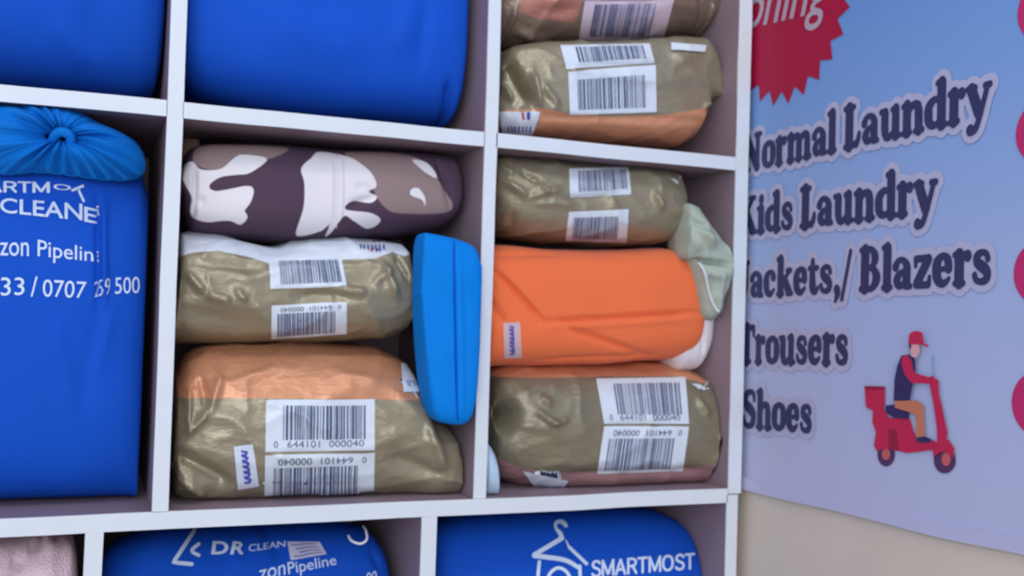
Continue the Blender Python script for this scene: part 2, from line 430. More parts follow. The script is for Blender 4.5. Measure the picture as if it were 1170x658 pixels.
def bars(seed, u0, u1, v0, v1, n=30):
    rnd = random.Random(seed); ws = []
    for i in range(n*2): ws.append(rnd.choice((1, 1, 1, 2, 2, 3)) if i % 2 == 0 else rnd.choice((1, 1, 2, 2)))
    T = sum(ws); out = []; x = u0
    for i, k in enumerate(ws):
        d = (u1-u0)*k/T
        if i % 2 == 0: out.append(grid(1, 14, x, v0, x+d, v1))
        x += d
    return merge(out)
def barcode(s, parent, quad, seed, flip=False, mat='label', digits=True, b=None):
    b = b or ((.16, .12, .93, .78) if not flip else (.08, .26, .86, .93))
    L = [(quad, grid(44, 26), M[mat], .0008), (quad, bars(seed, *[b[i] for i in (0, 2, 1, 3)]), M['bar'], .0014)]
    if digits:
        if not flip:
            L += [(quad, sub(text_shape('644101  000040', .0, 0), .2, .80, .9, .93), M['bar'], .0014), (quad, sub(text_shape('0'), .075, .80, .115, .93), M['bar'], .0014)]
        else:
            L += [(quad, sub(text_shape('644101  000040', .0, 0), .12, .08, .8, .21, True), M['bar'], .0014), (quad, sub(text_shape('0'), .885, .08, .925, .21, True), M['bar'], .0014)]
    return decal(s, 'barcode_label', parent, L)
def name_tag(s, parent, quad, mat, text_strokes):
    L = [(quad, grid(12, 20), mat, .0009)]
    for st in text_strokes: L.append((quad, st, M['pen'], .0015))
    return decal(s, 'name_tag', parent, L)
def pen(seed, u0=.35, u1=.68, v0=.12, v1=.88, n=6):
    """handwritten scrawl running down a slip"""
    rnd = random.Random(seed); out = []
    for i in range(n):
        v = v0+(v1-v0)*(i+.5)/n; d = (v1-v0)/n*.42
        out.append(stroke([(u0+rnd.random()*.08, v-d), (u1, v-d*.3*rnd.random()), ((u0+u1)/2, v+d*rnd.random()), (u1-rnd.random()*.1, v+d), (u0, v+d*.8)], .055, step=.05))
    return out

# ------------------------------------------------------------------ blue laundry bags
def line_text(quad, txt, bold=.0, lift=.0012, shear=0.):
    return (quad, text_shape(txt, bold, shear), M['ink'], lift)
BAGS = 'blue drawstring laundry bags'
ZS1, ZS0, ZS2 = Z1b+.001, Z0b+.001, Z2b+.001
# top row, first column
s = soft(None, [(-150, 112), (-120, 104), (-40, 97), (80, 104), (150, 110), (178, 104), (188, 70)], .03, .27, n=3.2, nx=90, na=110, tl=.5, tr=.45, zmin=ZS1, ztop=1.60, rough=(.004, 7), seed=1,
         creases=[((100, 0), (110, 60), 14, -.004), ((60, 20), (100, 70), 12, .004)], xlim=(XL1+.002, XA0-.003))
tag(body(s, 'laundry_bag', M['royal']), 'plain royal blue laundry bag in the top row at the left edge of the photo', 'laundry bag', BAGS)
# top row, second column
s = soft(None, [(206, 60), (214, 96), (240, 112), (300, 124), (400, 135), (480, 141), (524, 146), (531, 138), (534, 100)], .025, .27, n=4.0, nx=110, na=120, tl=.4, tr=.8, kx=5, rec=.02, zmin=ZS1, ztop=1.61, rough=(.004, 7), seed=2,
         creases=[((516, 90), (524, 140), 7, -.012), ((470, 0), (455, 60), 14, .004), ((490, 0), (480, 80), 10, -.004), ((300, 20), (420, 60), 30, .004)], xlim=(XA1+.002, XB0-.004))
tag(body(s, 'laundry_bag', M['royal']), 'plain royal blue laundry bag in the top row, between the two white dividers', 'laundry bag', BAGS)

# middle row, first column: tall bag with a gathered neck
s = soft([(-185, 205), (-160, 170), (-60, 160), (60, 160), (140, 172), (162, 190), (171, 222)], None, .03, .25, n=3.4, nx=150, na=130, tl=.4, tr=.42, zbot=ZS0, zmin=ZS0, rough=(.0035, 8), seed=3,
         creases=[((112, 225), (112, 360), 3.5, -.007), ((119, 225), (120, 350), 4, .006), ((112, 360), (95, 470), 12, -.003), ((60, 350), (85, 480), 10, .003), ((130, 350), (105, 440), 8, .003), ((20, 240), (100, 250), 10, .003)], xlim=(XL1+.002, XA0-.003))
root = thing('laundry_bag', 'tall blue laundry bag with gathered neck and printed phone number', 'laundry bag', s.base, BAGS)
body(s, 'bag_body', M['royal'], root)
L = [([(-52, 206), (57, 208), (57, 221), (-52, 220)], sans_shape('SMARTM'), M['ink'], .0012), line_text([(61, 210), (81, 212), (81, 218), (61, 217)], 'O', .012), line_text([(81, 217), (95, 211), (102, 229), (90, 233)], 'T', .014),
     line_text([(-64, 223), (-12, 224), (-12, 242), (-64, 241)], 'DRY', .012), line_text([(0, 226), (94, 233), (94, 252), (0, 243)], 'CLEAN', .012),
     line_text([(96, 236), (109, 239), (110, 256), (96, 253)], 'E', .014), line_text([(109, 236), (115, 234), (115, 246), (110, 247)], 'R', .014),
     line_text([(0, 277), (33, 277), (33, 293), (0, 292)], 'zon', .002), line_text([(43, 274), (106, 283), (106, 304), (43, 299)], 'Pipelin', .002), line_text([(110, 287), (114, 287), (114, 299), (110, 300)], 'e', .0),
     line_text([(1, 317), (28, 317), (28, 337), (1, 338)], '33', .002), line_text([(35, 316), (43, 316), (43, 339), (35, 339)], '/', .0),
     line_text([(49, 319), (99, 322), (97, 341), (49, 339)], '0707', .0), line_text([(107, 322), (125, 317), (125, 336), (107, 340)], '259', -.004), line_text([(131, 317), (159, 316), (159, 335), (131, 336)], '500', .0)]
for q in (L[:3], L[3:7], L[7:10], L[10:]): decal(s, 'lettering', root, q)
def ruffle(outline, ctr, Y, bulge, nr=34, na=180, pleats=19, seed=4, toward=.0):
    wob = lambda a: 2.6*noise.noise(Vector((math.cos(a)*1.6, math.sin(a)*1.6, seed)))
    O = [at(*p, Y) for p in outline]; c0 = at(*ctr, Y); n = len(O); V = []
    Q = catmull([(p.x, p.z, 0) for p in O], .004, True); m = len(Q)
    for sgn in (1, -1):
        for i in range(nr+1):
            r = .10+.90*i/nr
            for j in range(na):
                q = Q[int(j*m/na) % m]; a = math.atan2(q[1]-c0.z, q[0]-c0.x)
                x = c0.x+(q[0]-c0.x)*r; z = c0.z+(q[1]-c0.z)*r
                b = bulge*math.sin(math.pi*min(1, r)**.8)**.75 if r < 1 else 0
                pl = (.0062+.004*math.sin(a*3+1))*math.sin(a*pleats+wob(a)*2.4+r*1.2)*math.sin(math.pi*r)**.7*(1.25-r*.6)
                lump = .012*noise.noise(Vector((x*14, z*14, seed)))*r*(1-r)*4
                V.append(Vector((x, Y-(b+pl+lump if sgn > 0 else -b*.5), z)))
    Fc = []; N = (nr+1)*na
    for i in range(nr):
        for j in range(na):
            k = (j+1) % na; a, b, c, d = i*na+j, i*na+k, (i+1)*na+k, (i+1)*na+j
            Fc += [(a, b, c, d), (N+d, N+c, N+b, N+a)]
    for j in range(na):
        k = (j+1) % na; Fc += [(nr*na+j, nr*na+k, N+nr*na+k, N+nr*na+j)]
        Fc += [(k, j, N+j, N+k)]
    return V, Fc
out = [(-130, 150), (-100, 128), (-40, 121), (20, 119), (60, 120), (88, 126), (115, 141), (140, 152), (158, 165), (166, 184), (164, 198), (150, 206), (118, 206), (85, 202), (45, 198), (0, 200), (-50, 190), (-110, 185)]
V, Fc = ruffle(out, (72, 160), .035, .05)
neck = mesh_obj('gathered_neck', V, Fc, M['azure'], parent=root)
def tube(pts, r, sides=8, closed=False):
    V = []; Fc = []; n = len(pts)
    for i, p in enumerate(pts):
        a = pts[max(0, i-1)]; b = pts[min(n-1, i+1)]; t = (b-a).normalized(); s1 = t.orthogonal().normalized(); s2 = t.cross(s1)
        if i:
            s1 = (prev-t*prev.dot(t)).normalized(); s2 = t.cross(s1)
        prev = s1
        for k in range(sides): V.append(p+(s1*math.cos(2*math.pi*k/sides)+s2*math.sin(2*math.pi*k/sides))*r)
    for i in range(n-1):
        for k in range(sides): Fc.append((i*sides+k, i*sides+(k+1) % sides, (i+1)*sides+(k+1) % sides, (i+1)*sides+k))
    Fc += [tuple(range(sides))[::-1], tuple((n-1)*sides+k for k in range(sides))]
    return V, Fc
def spline3(P, m=8):
    out = []
    for i in range(len(P)-1):
        p0, p1, p2, p3 = P[max(0, i-1)], P[i], P[i+1], P[min(len(P)-1, i+2)]
        for k in range(m):
            t = k/m; out.append(.5*(2*p1+(p2-p0)*t+(2*p0-5*p1+4*p2-p3)*t*t+(3*p1-p0-3*p2+p3)*t**3))
    out.append(P[-1]); return out
# the knot pulled through the middle of the gather
P = spline3([at(66, 174, .02), at(61, 160, .0), at(68, 151, -.008), at(80, 155, -.008), at(80, 168, .0), at(72, 174, .018)], 8)
V, Fc = tube(P, .0058, 10); mesh_obj('drawstring_knot', V, Fc, M['azure'], parent=root)

# bottom row, second cubby: bag with a price slip
s = soft([(112, 690), (118, 650), (140, 634), (200, 622), (300, 617), (400, 613), (432, 617), (450, 634), (459, 690)], None, .03, .26, n=2.6, nx=130, na=130, tl=.4, tr=.4, zbot=ZS2, zmin=ZS2, rough=(.003, 9), seed=6, yref=.12,
         creases=[((310, 610), (330, 650), 9, -.006), ((270, 625), (280, 660), 8, .004), ((436, 640), (446, 660), 5, -.006)], xlim=(.030, .404))
root = thing('laundry_bag', 'blue laundry bag with a small printed slip and loose white cord on top', 'laundry bag', s.base, BAGS)
body(s, 'bag_body', M['royal'], root)
wst = lambda P, wd: (None, stroke(P, wd, line=True, step=2.5), M['ink'], .0012)
for nm_, q in (('emblem', [wst([(222, 607), (198, 643), (219, 645)], 4.5), (None, stroke([(227, 622), (219, 630), (227, 635)], 4, step=2), M['ink'], .0012)]),
    ('lettering', [line_text([(243, 619), (262, 619), (260, 634), (241, 634)], 'D', .03), line_text([(266, 619), (282, 620), (278, 634), (263, 634)], 'R', .03),
    line_text([(284, 623), (326, 618), (326, 625), (284, 631)], 'CLEAN', .005)]),
    ('lettering', [line_text([(296, 652), (326, 645), (326, 657), (296, 664)], 'zon', .004), line_text([(328, 643), (383, 634), (385, 649), (330, 661)], 'Pipeline', .004)]), ('lettering', [line_text([(418, 655), (430, 652), (430, 663), (418, 666)], '00', .002)])): decal(s, nm_, root, q)
decal(s, 'price_slip', root, [([(328, 620), (365, 620), (373, 634), (332, 641)], grid(14, 10), M['lilactag'], .002)] +
      [([(328, 620), (365, 620), (373, 634), (332, 641)], merge([stroke([(.12+.1*((i*7) % 3), v), (.3, v+.03), (.55, v-.03), (.8+.03*i, v)], .06, step=.05) for i, v in enumerate((.2, .42, .64, .84))]), M['pen'], .003)])
P = spline3([at(398, 612, .03), at(402, 618, .02), at(412, 621, .014), at(419, 616, .016), at(418, 606, .03), at(415, 601, .06)], 8)
V, Fc = tube(P, .0016, 8); mesh_obj('drawstring', V, Fc, M['cord'], parent=root)

# bottom row, third cubby: bag with the hanger emblem
s = soft([(497, 690), (502, 640), (520, 611), (560, 601), (640, 594), (720, 591), (770, 592), (798, 601), (812, 622), (821, 690)], None, .03, .26, n=2.8, nx=140, na=140, tl=.4, tr=.4, zbot=ZS2, zmin=ZS2, rough=(.002, 8), seed=7, yref=.12, xlim=(.428, .862))
root = thing('laundry_bag', 'blue laundry bag with a white coat hanger emblem on its front', 'laundry bag', s.base, BAGS)
body(s, 'bag_body', M['royal'], root)
def zq(x, y): return (580+x/4.68, 580+y/4.68)
def emb(P, wd, line=True, closed=False): return (None, stroke([zq(*p) for p in P], [k/4.68 for k in wd] if isinstance(wd, list) else wd/4.68, line=line, step=2.2, closed=closed), M['ink'], .0012)
decal(s, 'emblem', root, [emb([(310, 98), (290, 78), (258, 84), (258, 115), (280, 140), (285, 165)], [22, 24, 20, 16, 24, 26], False), emb([(290, 165), (142, 252)], 24), emb([(142, 258), (300, 280), (372, 318)], [26, 24, 22], False), emb([(384, 312), (386, 380), (390, 480)], 18),
    emb([(310, 175), (326, 212)], [5, 12]), emb([(330, 215), (420, 300)], 18), emb([(168, 290), (160, 370), (160, 480)], 18), emb([(272, 322), (315, 345), (335, 395), (315, 445), (272, 465), (228, 445), (210, 395), (230, 345)], 18, False, True)])
decal(s, 'lettering', root, [([zq(445, 282), zq(1000, 240), zq(1000, 330), zq(445, 375)], sans_shape('SMARTMOST'), M['ink'], .0012)])
decal(s, 'lettering', root, [line_text([zq(445, 430), zq(1040, 372), zq(1045, 450), zq(445, 515)], 'DRY CLEANERS', .012)])
bits = [tube(spline3([at(797, 587, .05), at(786, 592, .02), at(776, 588, .024)], 6), .0012, 6)]

# bottom row, first cubby: folded towel
s = soft([(-170, 680), (-165, 640), (-80, 630), (0, 629), (30, 624), (46, 620), (58, 618), (70, 624), (81, 627), (87, 645), (90, 700)], None, .03, .24, n=2.8, nx=120, na=110, zbot=ZS2+.14, zmin=ZS2, rough=(.008, 18), seed=8, yref=.15, tr=.4,
         creases=[((46, 620), (42, 638), 4, -.010), ((56, 622), (70, 634), 5, -.010), ((62, 632), (78, 628), 4, .007), ((8, 652), (28, 650), 7, -.009), ((28, 640), (42, 634), 5, -.006)], xlim=(XL1+.002, .006))
s.V = [Vector((v.x, v.y, ZS2+(v.z-(ZS2+.14))*1.0 if v.z < ZS2+.141 else v.z)) for v in s.V]
tag(body(s, 'folded_towel', M['pink']), 'pale pink towel folded in the bottom left cubby', 'towel')

# ------------------------------------------------------------------ wrapped packages
PK = 'gold wrapped laundry packages'
def package(label, s, mat, attrs):
    root = thing('wrapped_package', label, 'package', s.base, PK)
    body(s, 'wrapper', mat, root, attrs); return root
def marks(s, root, quad, seed, patch=True, red=True):
    """printed corner of the wrapper: white patch with a small red and blue mark and illegible blue writing"""
    L = []
    if patch: L.append((quad, grid(24, 24), M['label'], .0025))
    if red: L += [(quad, stroke([(.55, .05), (.6, .3)], .07, step=.1), M['logored'], .0028), (quad, stroke([(.7, .06), (.74, .3)], .09, step=.1), M['logoblue'], .0028)]
    rnd = random.Random(seed); u = .2
    for i in range(7):
        h = .14+.12*rnd.random(); L.append((quad, stroke([(u, .62), (u+.03, .62+h)], .045, step=.08), M['logoblue'], .0028)); u += .09+.03*rnd.random()
    return decal(s, 'brand_print', root, L)

# second column, bottom of the stack
s = soft([(200, 520), (203, 452), (208, 428), (222, 404), (245, 395), (300, 392), (360, 391), (420, 395), (450, 401), (474, 414), (486, 434), (498, 466), (520, 484), (529, 510), (533, 545)],
         [(200, 535), (204, 572), (230, 580), (300, 580), (430, 576), (510, 572), (526, 568), (533, 552)], .015, .25, n=2.5, zmin=ZS0, foil=.0045, seed=11, nx=210, na=170, yref=.22, tl=.5, tr=.4, kx=4.5,
         creases=[((212, 500), (240, 470), 5, .010), ((240, 470), (255, 430), 6, .008), ((200, 520), (270, 562), 10, -.016), ((218, 440), (216, 500), 4, .008), ((205, 548), (240, 572), 6, .010), ((232, 432), (238, 470), 5, -.007),
                  ((300, 517), (430, 518), 2.5, -.003), ((440, 520), (520, 550), 14, -.010), ((490, 480), (510, 540), 9, .009), ((260, 440), (330, 418), 6, .005), ((380, 425), (440, 440), 7, .005)], xlim=(XA1+.002, XB0-.004))
m = printed('gold_copper_wrapper', (GOLD, .32), [('copper', COPPER, .25)], .36)
r = package('largest gold and copper package, bottom of the stack with camouflage cloth', s, m, {'copper': region(s, [[(180, 380), (560, 380), (560, 440), (482, 458), (427, 456), (300, 455), (180, 456)]])})
barcode(s, r, [(304, 457), (428, 456), (428, 514), (303, 516)], 21); barcode(s, r, [(303, 520), (428, 517), (427, 570), (302, 576)], 22, True)
name_tag(s, r, [(267, 510), (289, 507), (296, 555), (272, 559)], M['tag'], pen(3))
marks(s, r, [(457, 416), (479, 419), (487, 448), (460, 449)], 31)
# second column, middle of the stack
s = soft([(197, 372), (203, 330), (207, 300), (208, 276), (215, 265), (250, 265), (285, 273), (320, 279), (345, 273), (375, 269), (420, 270), (466, 276), (472, 282), (475, 310), (477, 350)],
         [(197, 380), (204, 391), (250, 393), (330, 393), (400, 391), (455, 386), (472, 378), (477, 352)], .02, .22, n=2.7, foil=.0045, seed=12, nx=210, na=150, tl=.6, tr=.6, kx=5, rec=.02,
         creases=[((212, 310), (235, 335), 4, .012), ((235, 335), (265, 345), 5, .010), ((268, 330), (282, 345), 4, .009), ((330, 338), (400, 338), 8, -.008), ((385, 330), (420, 334), 5, .010), ((440, 300), (455, 340), 6, .009), ((425, 325), (450, 305), 6, .006), ((456, 290), (470, 320), 4, -.01),
                  ((210, 300), (300, 306), 6, -.006), ((300, 300), (455, 292), 4, -.003), ((210, 360), (300, 372), 12, -.006)], xlim=(XA1+.0015, .9))
m = printed('gold_white_wrapper', (GOLD, .32), [('white', WHITE, .0)], .36)
r = package('gold package with a white top band, in the middle under camouflage cloth', s, m, {'white': region(s, [[(190, 240), (500, 240), (480, 288), (466, 292), (452, 287), (430, 295), (390, 296), (345, 297), (310, 301), (285, 293), (250, 286), (222, 288), (208, 292), (190, 292)]])})
barcode(s, r, [(307, 296), (390, 294), (396, 327), (309, 330)], 23, b=(.14, .08, .95, .86), digits=False); barcode(s, r, [(310, 349), (396, 345), (396, 381), (310, 387)], 24, True)
marks(s, r, [(405, 268), (445, 269), (443, 290), (402, 289)], 32, patch=False)

# second column, top: folded camouflage garment
s = soft([(207, 215), (211, 190), (222, 170), (262, 165), (340, 166), (375, 170), (470, 175), (520, 179), (527, 190), (528, 205)],
         [(207, 222), (214, 250), (224, 268), (262, 274), (340, 279), (420, 274), (500, 268), (524, 256), (528, 240)], .035, .23, n=3.6, nx=230, na=150, tl=.7, tr=.8, kx=6, rec=.015, rough=(.003, 10), seed=13,
         creases=[((384, 175), (384, 262), 2.5, -.004), ((390, 175), (390, 262), 2.5, .003), ((224, 188), (222, 255), 3, -.008), ((398, 235), (430, 225), 5, -.006), ((405, 212), (428, 218), 3, -.004), ((500, 178), (518, 240), 5, -.006), ((212, 240), (222, 222), 5, .005), ((220, 226), (236, 232), 6, -.004)], xlim=(XA1+.0015, .9))
z1 = lambda L: [(200+x/4.7, 150+y/4.7) for x, y in L]
z2 = lambda L: [(330+x/4.7, 150+y/4.7) for x, y in L]
PA = z1([(40, 230), (60, 170), (100, 160), (130, 200), (190, 210), (250, 200), (310, 150), (350, 125), (420, 128), (495, 152), (400, 225), (330, 235), (250, 245), (200, 272), (180, 300), (215, 322), (300, 310), (380, 295), (420, 310), (405, 380), (370, 430), (392, 455), (360, 500), (300, 480), (240, 480), (180, 485), (110, 465), (85, 420), (90, 350), (60, 290)])
PB = z2([(65, 200), (125, 140), (180, 100), (320, 130), (385, 175), (440, 230), (465, 300), (410, 325), (470, 350), (440, 385), (340, 375), (300, 420), (440, 440), (498, 480), (440, 520), (350, 480), (295, 455), (240, 545), (218, 555), (225, 490), (190, 530), (55, 550), (78, 400), (80, 280)])
PC = z2([(665, 150), (740, 165), (790, 235), (790, 255), (720, 215)]); PD = z2([(650, 315), (690, 305), (730, 360), (728, 410), (715, 370), (650, 345)])
T1 = z1([(100, 160), (150, 60), (350, 60), (620, 80), (495, 152), (420, 128), (350, 125), (250, 200), (190, 210)])
T2 = z2([(330, 100), (660, 120), (790, 250), (880, 420), (600, 440), (500, 400), (440, 300), (360, 175)])
rnd_ = lambda P: [(a, b) for a, b, _ in catmull([(x, y, 0) for x, y in P], 4, True)]
m = printed('camouflage_cloth', ((78, 60, 78), 0), [('tan', (142, 122, 122), 0), ('white', (222, 218, 224), 0)], .8, .2, foil=False)
r = thing('folded_camouflage_garment', 'folded brown and white camouflage garment on top of the gold packages', 'garment', s.base)
body(s, 'garment_body', m, r, {'tan': region(s, [rnd_(T1), rnd_(T2)]), 'white': region(s, [rnd_(q) for q in (PA, PB, PC, PD)])})
P = [hit(s, (384.5, y)) for y in range(176, 262, 4)]
V, Fc = tube([p+n_*.0006 for p, n_ in P], .0009, 6); mesh_obj('seam', V, Fc, M['whitecloth'], parent=r)
# a peach scrap showing behind it
s = soft([(200, 182), (204, 158), (214, 152), (226, 155), (230, 170)], [(200, 186), (206, 190), (222, 188), (230, 176)], .15, .08, n=2.6, nx=30, na=40, rough=(.003, 20), seed=14, xlim=(XA1+.002, .9))
tag(body(s, 'folded_peach_cloth', M['peach']), 'small folded peach cloth behind the left end of the camouflage garment', 'cloth')
# azure pouch wedged in front of the packages
s = soft([(482, 330), (483, 292), (485, 272), (490, 266), (502, 268), (535, 277), (547, 286), (550, 300)],
         [(482, 340), (485, 385), (489, 430), (493, 458), (498, 474), (507, 482), (528, 485), (538, 481), (544, 462), (547, 420), (550, 340)], -.030, .065, n=5, nx=90, na=120, tl=.55, tr=.7, kx=6, rec=.008, rough=(.0025, 12), seed=15,
         creases=[((519, 280), (523, 480), 1.6, -.004), ((525, 280), (529, 480), 4, .002), ((490, 290), (500, 460), 10, -.003)], xlim=(0, XB0-.001))
r = thing('fabric_pouch', 'bright azure fabric pouch wedged against the divider beside the gold packages', 'pouch', s.base)
body(s, 'pouch_body', M['azure2'], r)
P = [hit(s, (519+4*(y-280)/200, y)) for y in range(276, 482, 6)]
V, Fc = tube([p+n_*.0003 for p, n_ in P], .0011, 6); mesh_obj('seam', V, Fc, M['royal'], parent=r)

# third column, top row, upper package
s = soft(None, [(570, 20), (573, 42), (600, 51), (640, 50), (690, 51), (750, 50), (790, 44), (820, 38), (832, 20)], .03, .22, n=2.6, foil=.005, seed=16, nx=180, na=140, tl=.35, tr=.5, ztop=1.50,
         creases=[((600, 28), (650, 36), 4, .010), ((595, 5), (592, 45), 4, .010), ((615, 12), (665, 8), 8, -.006), ((800, -5), (815, 25), 4, -.008), ((820, 0), (826, 30), 3, .008), ((690, 0), (760, 2), 4, -.004)], xlim=(XB1+.001, .9))
m = printed('bronze_wrapper', ((136, 118, 104), .32), [('copper', (176, 118, 104), .2), ('red', (222, 96, 76), .1)], .34)
r = package('bronze package with a pinkish barcode, cut off by the top of the photo', s, m, {'copper': region(s, [[(600, -30), (668, -30), (664, 22), (620, 18), (598, 10)]]), 'red': region(s, [[(560, 36), (590, 38), (645, 46), (640, 60), (560, 60)]])})
barcode(s, r, [(668, -32), (774, -32), (771, -2), (665, 0)], 25, mat='pinklabel', digits=False); barcode(s, r, [(668, 1), (770, -1), (757, 48), (661, 45)], 26, mat='pinklabel', b=(.12, .1, .82, .9), digits=False)
# third column, top row, lower package
s = soft([(572, 105), (577, 78), (588, 60), (610, 54), (640, 52), (700, 51), (770, 47), (806, 47), (816, 60), (822, 80), (828, 108)],
         [(572, 140), (576, 152), (620, 160), (700, 166), (775, 170), (797, 164), (804, 148), (810, 128), (828, 118)], .02, .23, n=4.5, foil=.004, seed=17, nx=200, na=160, tl=.4, tr=.25, zmin=ZS1,
         creases=[((586, 62), (612, 120), 6, -.03), ((610, 80), (618, 120), 5, .012), ((620, 95), (640, 122), 5, .009), ((580, 90), (590, 115), 4, .010), ((645, 75), (755, 74), 3, -.005), ((620, 132), (800, 136), 5, -.006), ((770, 60), (815, 100), 10, .004), ((806, 122), (826, 112), 3, .008)], xlim=(XB1+.001, .9))
m = printed('gold_copper_base_wrapper', (GOLD, .32), [('copper', COPPER, .2)], .36)
r = package('gold package with a copper underside, resting on the top row shelf', s, m, {'copper': region(s, [[(560, 124), (620, 124), (650, 130), (700, 133), (760, 131), (805, 124), (840, 118), (840, 200), (560, 200)]])})
barcode(s, r, [(640, 52), (742, 50), (748, 72), (647, 79)], 27, b=(.16, .1, .93, .75), digits=False); barcode(s, r, [(649, 82), (749, 74), (750, 128), (651, 131)], 28, b=(.1, .2, .88, .9), digits=False)
decal(s, 'sticker', r, [([(766, 50), (806, 53), (804, 60), (766, 58)], grid(24, 10), M['label'], .003)])
marks(s, r, [(572, 128), (617, 127), (608, 154), (574, 152)], 33)

# third column, middle row, top package
s = soft([(567, 212), (569, 190), (578, 180), (600, 180), (650, 183), (710, 186), (760, 189), (780, 194), (784, 202), (786, 225)],
         [(567, 228), (574, 252), (592, 268), (640, 276), (700, 279), (760, 278), (780, 274), (786, 250)], .02, .2, n=2.7, foil=.0045, seed=18, nx=190, na=140, tl=.35, tr=.3,
         creases=[((580, 205), (605, 225), 5, .010), ((605, 225), (640, 215), 5, .008), ((640, 228), (710, 222), 5, -.006), ((598, 195), (622, 212), 4, -.010), ((616, 206), (625, 222), 3, .010), ((575, 186), (590, 200), 5, .008), ((748, 220), (758, 240), 5, .010), ((590, 240), (600, 268), 6, -.006), ((610, 232), (660, 232), 5, .005)], xlim=(XB1+.001, .9))
m = printed('plain_gold_wrapper', (GOLD, .3), [], .42, .25)
r = package('plain gold package with two barcodes lying on the orange garment', s, m, {})
barcode(s, r, [(650, 193), (718, 191), (721, 222), (651, 226)], 29, b=(.15, .1, .95, .8), digits=False); barcode(s, r, [(650, 242), (718, 239), (716, 277), (646, 275)], 30, b=(.1, .2, .85, .9), digits=False)
decal(s, 'sticker', r, [([(774, 194), (785, 195), (785, 204), (778, 203)], grid(6, 6), M['label'], .001)])
# orange garment
s = soft([(556, 330), (559, 300), (566, 284), (590, 280), (640, 285), (720, 286), (775, 284), (795, 290), (801, 304), (806, 330), (807, 345)],
         [(556, 400), (562, 420), (600, 418), (680, 418), (740, 414), (790, 410), (800, 402), (805, 375), (807, 352)], .022, .22, n=3.8, nx=250, na=190, tl=.7, tr=.8, kx=6, rec=.02, rough=(.002, 9), seed=19,
         creases=[((615, 368), (808, 356), 3, -.010), ((620, 375), (800, 364), 5, .003), ((564, 303), (624, 371), 3.2, -.009), ((572, 304), (628, 366), 5, .003), ((640, 372), (750, 408), 4, -.008), ((620, 412), (760, 406), 3, -.007), ((566, 290), (650, 290), 4, -.005), ((560, 340), (580, 372), 7, -.006)], xlim=(XB1+.0015, .9))
r = thing('folded_orange_garment', 'folded bright orange garment with a small handwritten paper tag', 'garment', s.base)
body(s, 'garment_body', M['orange'], r)
name_tag(s, r, [(575, 369), (594, 368), (596, 408), (576, 409)], M['dimtag'], pen(5, .35, .62, .1, .9, 7))
# garments at its right end
s = soft([(787, 290), (789, 262), (791, 238), (796, 232), (808, 238), (822, 254), (832, 272), (839, 292), (840, 300)], [(787, 292), (790, 296), (798, 304), (803, 322), (808, 348), (814, 366), (824, 370), (830, 356), (834, 325), (840, 306)], -.004, .10, rec=.012, tl=.08, n=2.4, nx=120, na=120, rough=(.0085, 30), seed=20,
         creases=[((795, 298), (834, 302), 3.5, -.02), ((806, 310), (826, 318), 5, .008), ((800, 262), (822, 284), 6, .008), ((788, 246), (810, 262), 5, -.008), ((812, 300), (818, 360), 5, -.006), ((825, 310), (826, 360), 4, .006)], xlim=(0, XR0-.002))
r = thing('crumpled_sage_garment', 'crumpled sage green garment stuffed between the orange garment and right panel', 'garment', s.base)
body(s, 'garment_body', M['sage'], r)
V, Fc = tube(spline3([hit(s, p)[0]+Vector((0, -.003, 0)) for p in ((797, 300), (804, 312), (809, 335), (816, 352), (820, 366))], 6), .0022, 8); mesh_obj('cord', V, Fc, M['cord'], parent=r)
s = soft([(765, 300), (780, 292), (798, 296), (806, 318), (811, 345), (813, 375)], [(765, 400), (780, 425), (797, 424), (806, 412), (811, 395), (813, 380)], .035, .12, n=2.8, nx=70, na=90, rough=(.003, 20), seed=21, creases=[((800, 330), (812, 350), 3, .004), ((803, 360), (806, 405), 3, -.005)])
tag(body(s, 'folded_white_garment', M['whitecloth']), 'folded white garment showing at the right edge of the orange garment', 'garment')
# third column, middle row, bottom package
s = soft([(570, 470), (574, 440), (584, 424), (605, 417), (700, 414), (780, 414), (806, 420), (817, 432), (824, 455), (832, 488), (838, 505)],
         [(570, 490), (574, 530), (592, 550), (640, 563), (700, 566), (790, 560), (822, 548), (832, 522), (838, 509)], .02, .25, n=2.5, foil=.0035, seed=22, nx=210, na=170, zmin=ZS0, tl=.3, tr=.12, rr=.0, yref=.24,
         creases=[((614, 470), (640, 488), 4, .010), ((620, 455), (634, 462), 5, .006), ((625, 484), (650, 480), 4, .009), ((690, 485), (785, 486), 2.5, -.004), ((640, 545), (830, 540), 7, -.008), ((800, 455), (812, 475), 6, .006), ((822, 500), (838, 506), 4, .006)],
         dents=[((574, 476), 21, -.12)], xlim=(XB1+.001, XR0-.002))
m = printed('gold_copper_banded_wrapper', ((132, 124, 104), .3), [('copper', (206, 140, 104), .15), ('mauve', (158, 120, 122), .15)], .4)
r = package('gold package with pointed right end, beneath the orange garment', s, m, {'copper': region(s, [[(560, 400), (840, 400), (840, 440), (816, 440), (782, 431), (680, 432), (630, 433), (590, 433), (560, 436)]]), 'mauve': region(s, [[(560, 520), (580, 527), (602, 538), (650, 542), (700, 541), (780, 540), (840, 525), (840, 600), (560, 600)]])})
barcode(s, r, [(681, 433), (783, 431), (787, 484), (690, 484)], 34, b=(.18, .12, .93, .8)); barcode(s, r, [(690, 487), (787, 487), (780, 538), (682, 541)], 35, True)
marks(s, r, [(598, 537), (649, 548), (641, 560), (613, 558)], 36, red=False)
marks(s, r, [(800, 420), (811, 418), (820, 435), (808, 438)], 37, red=False)
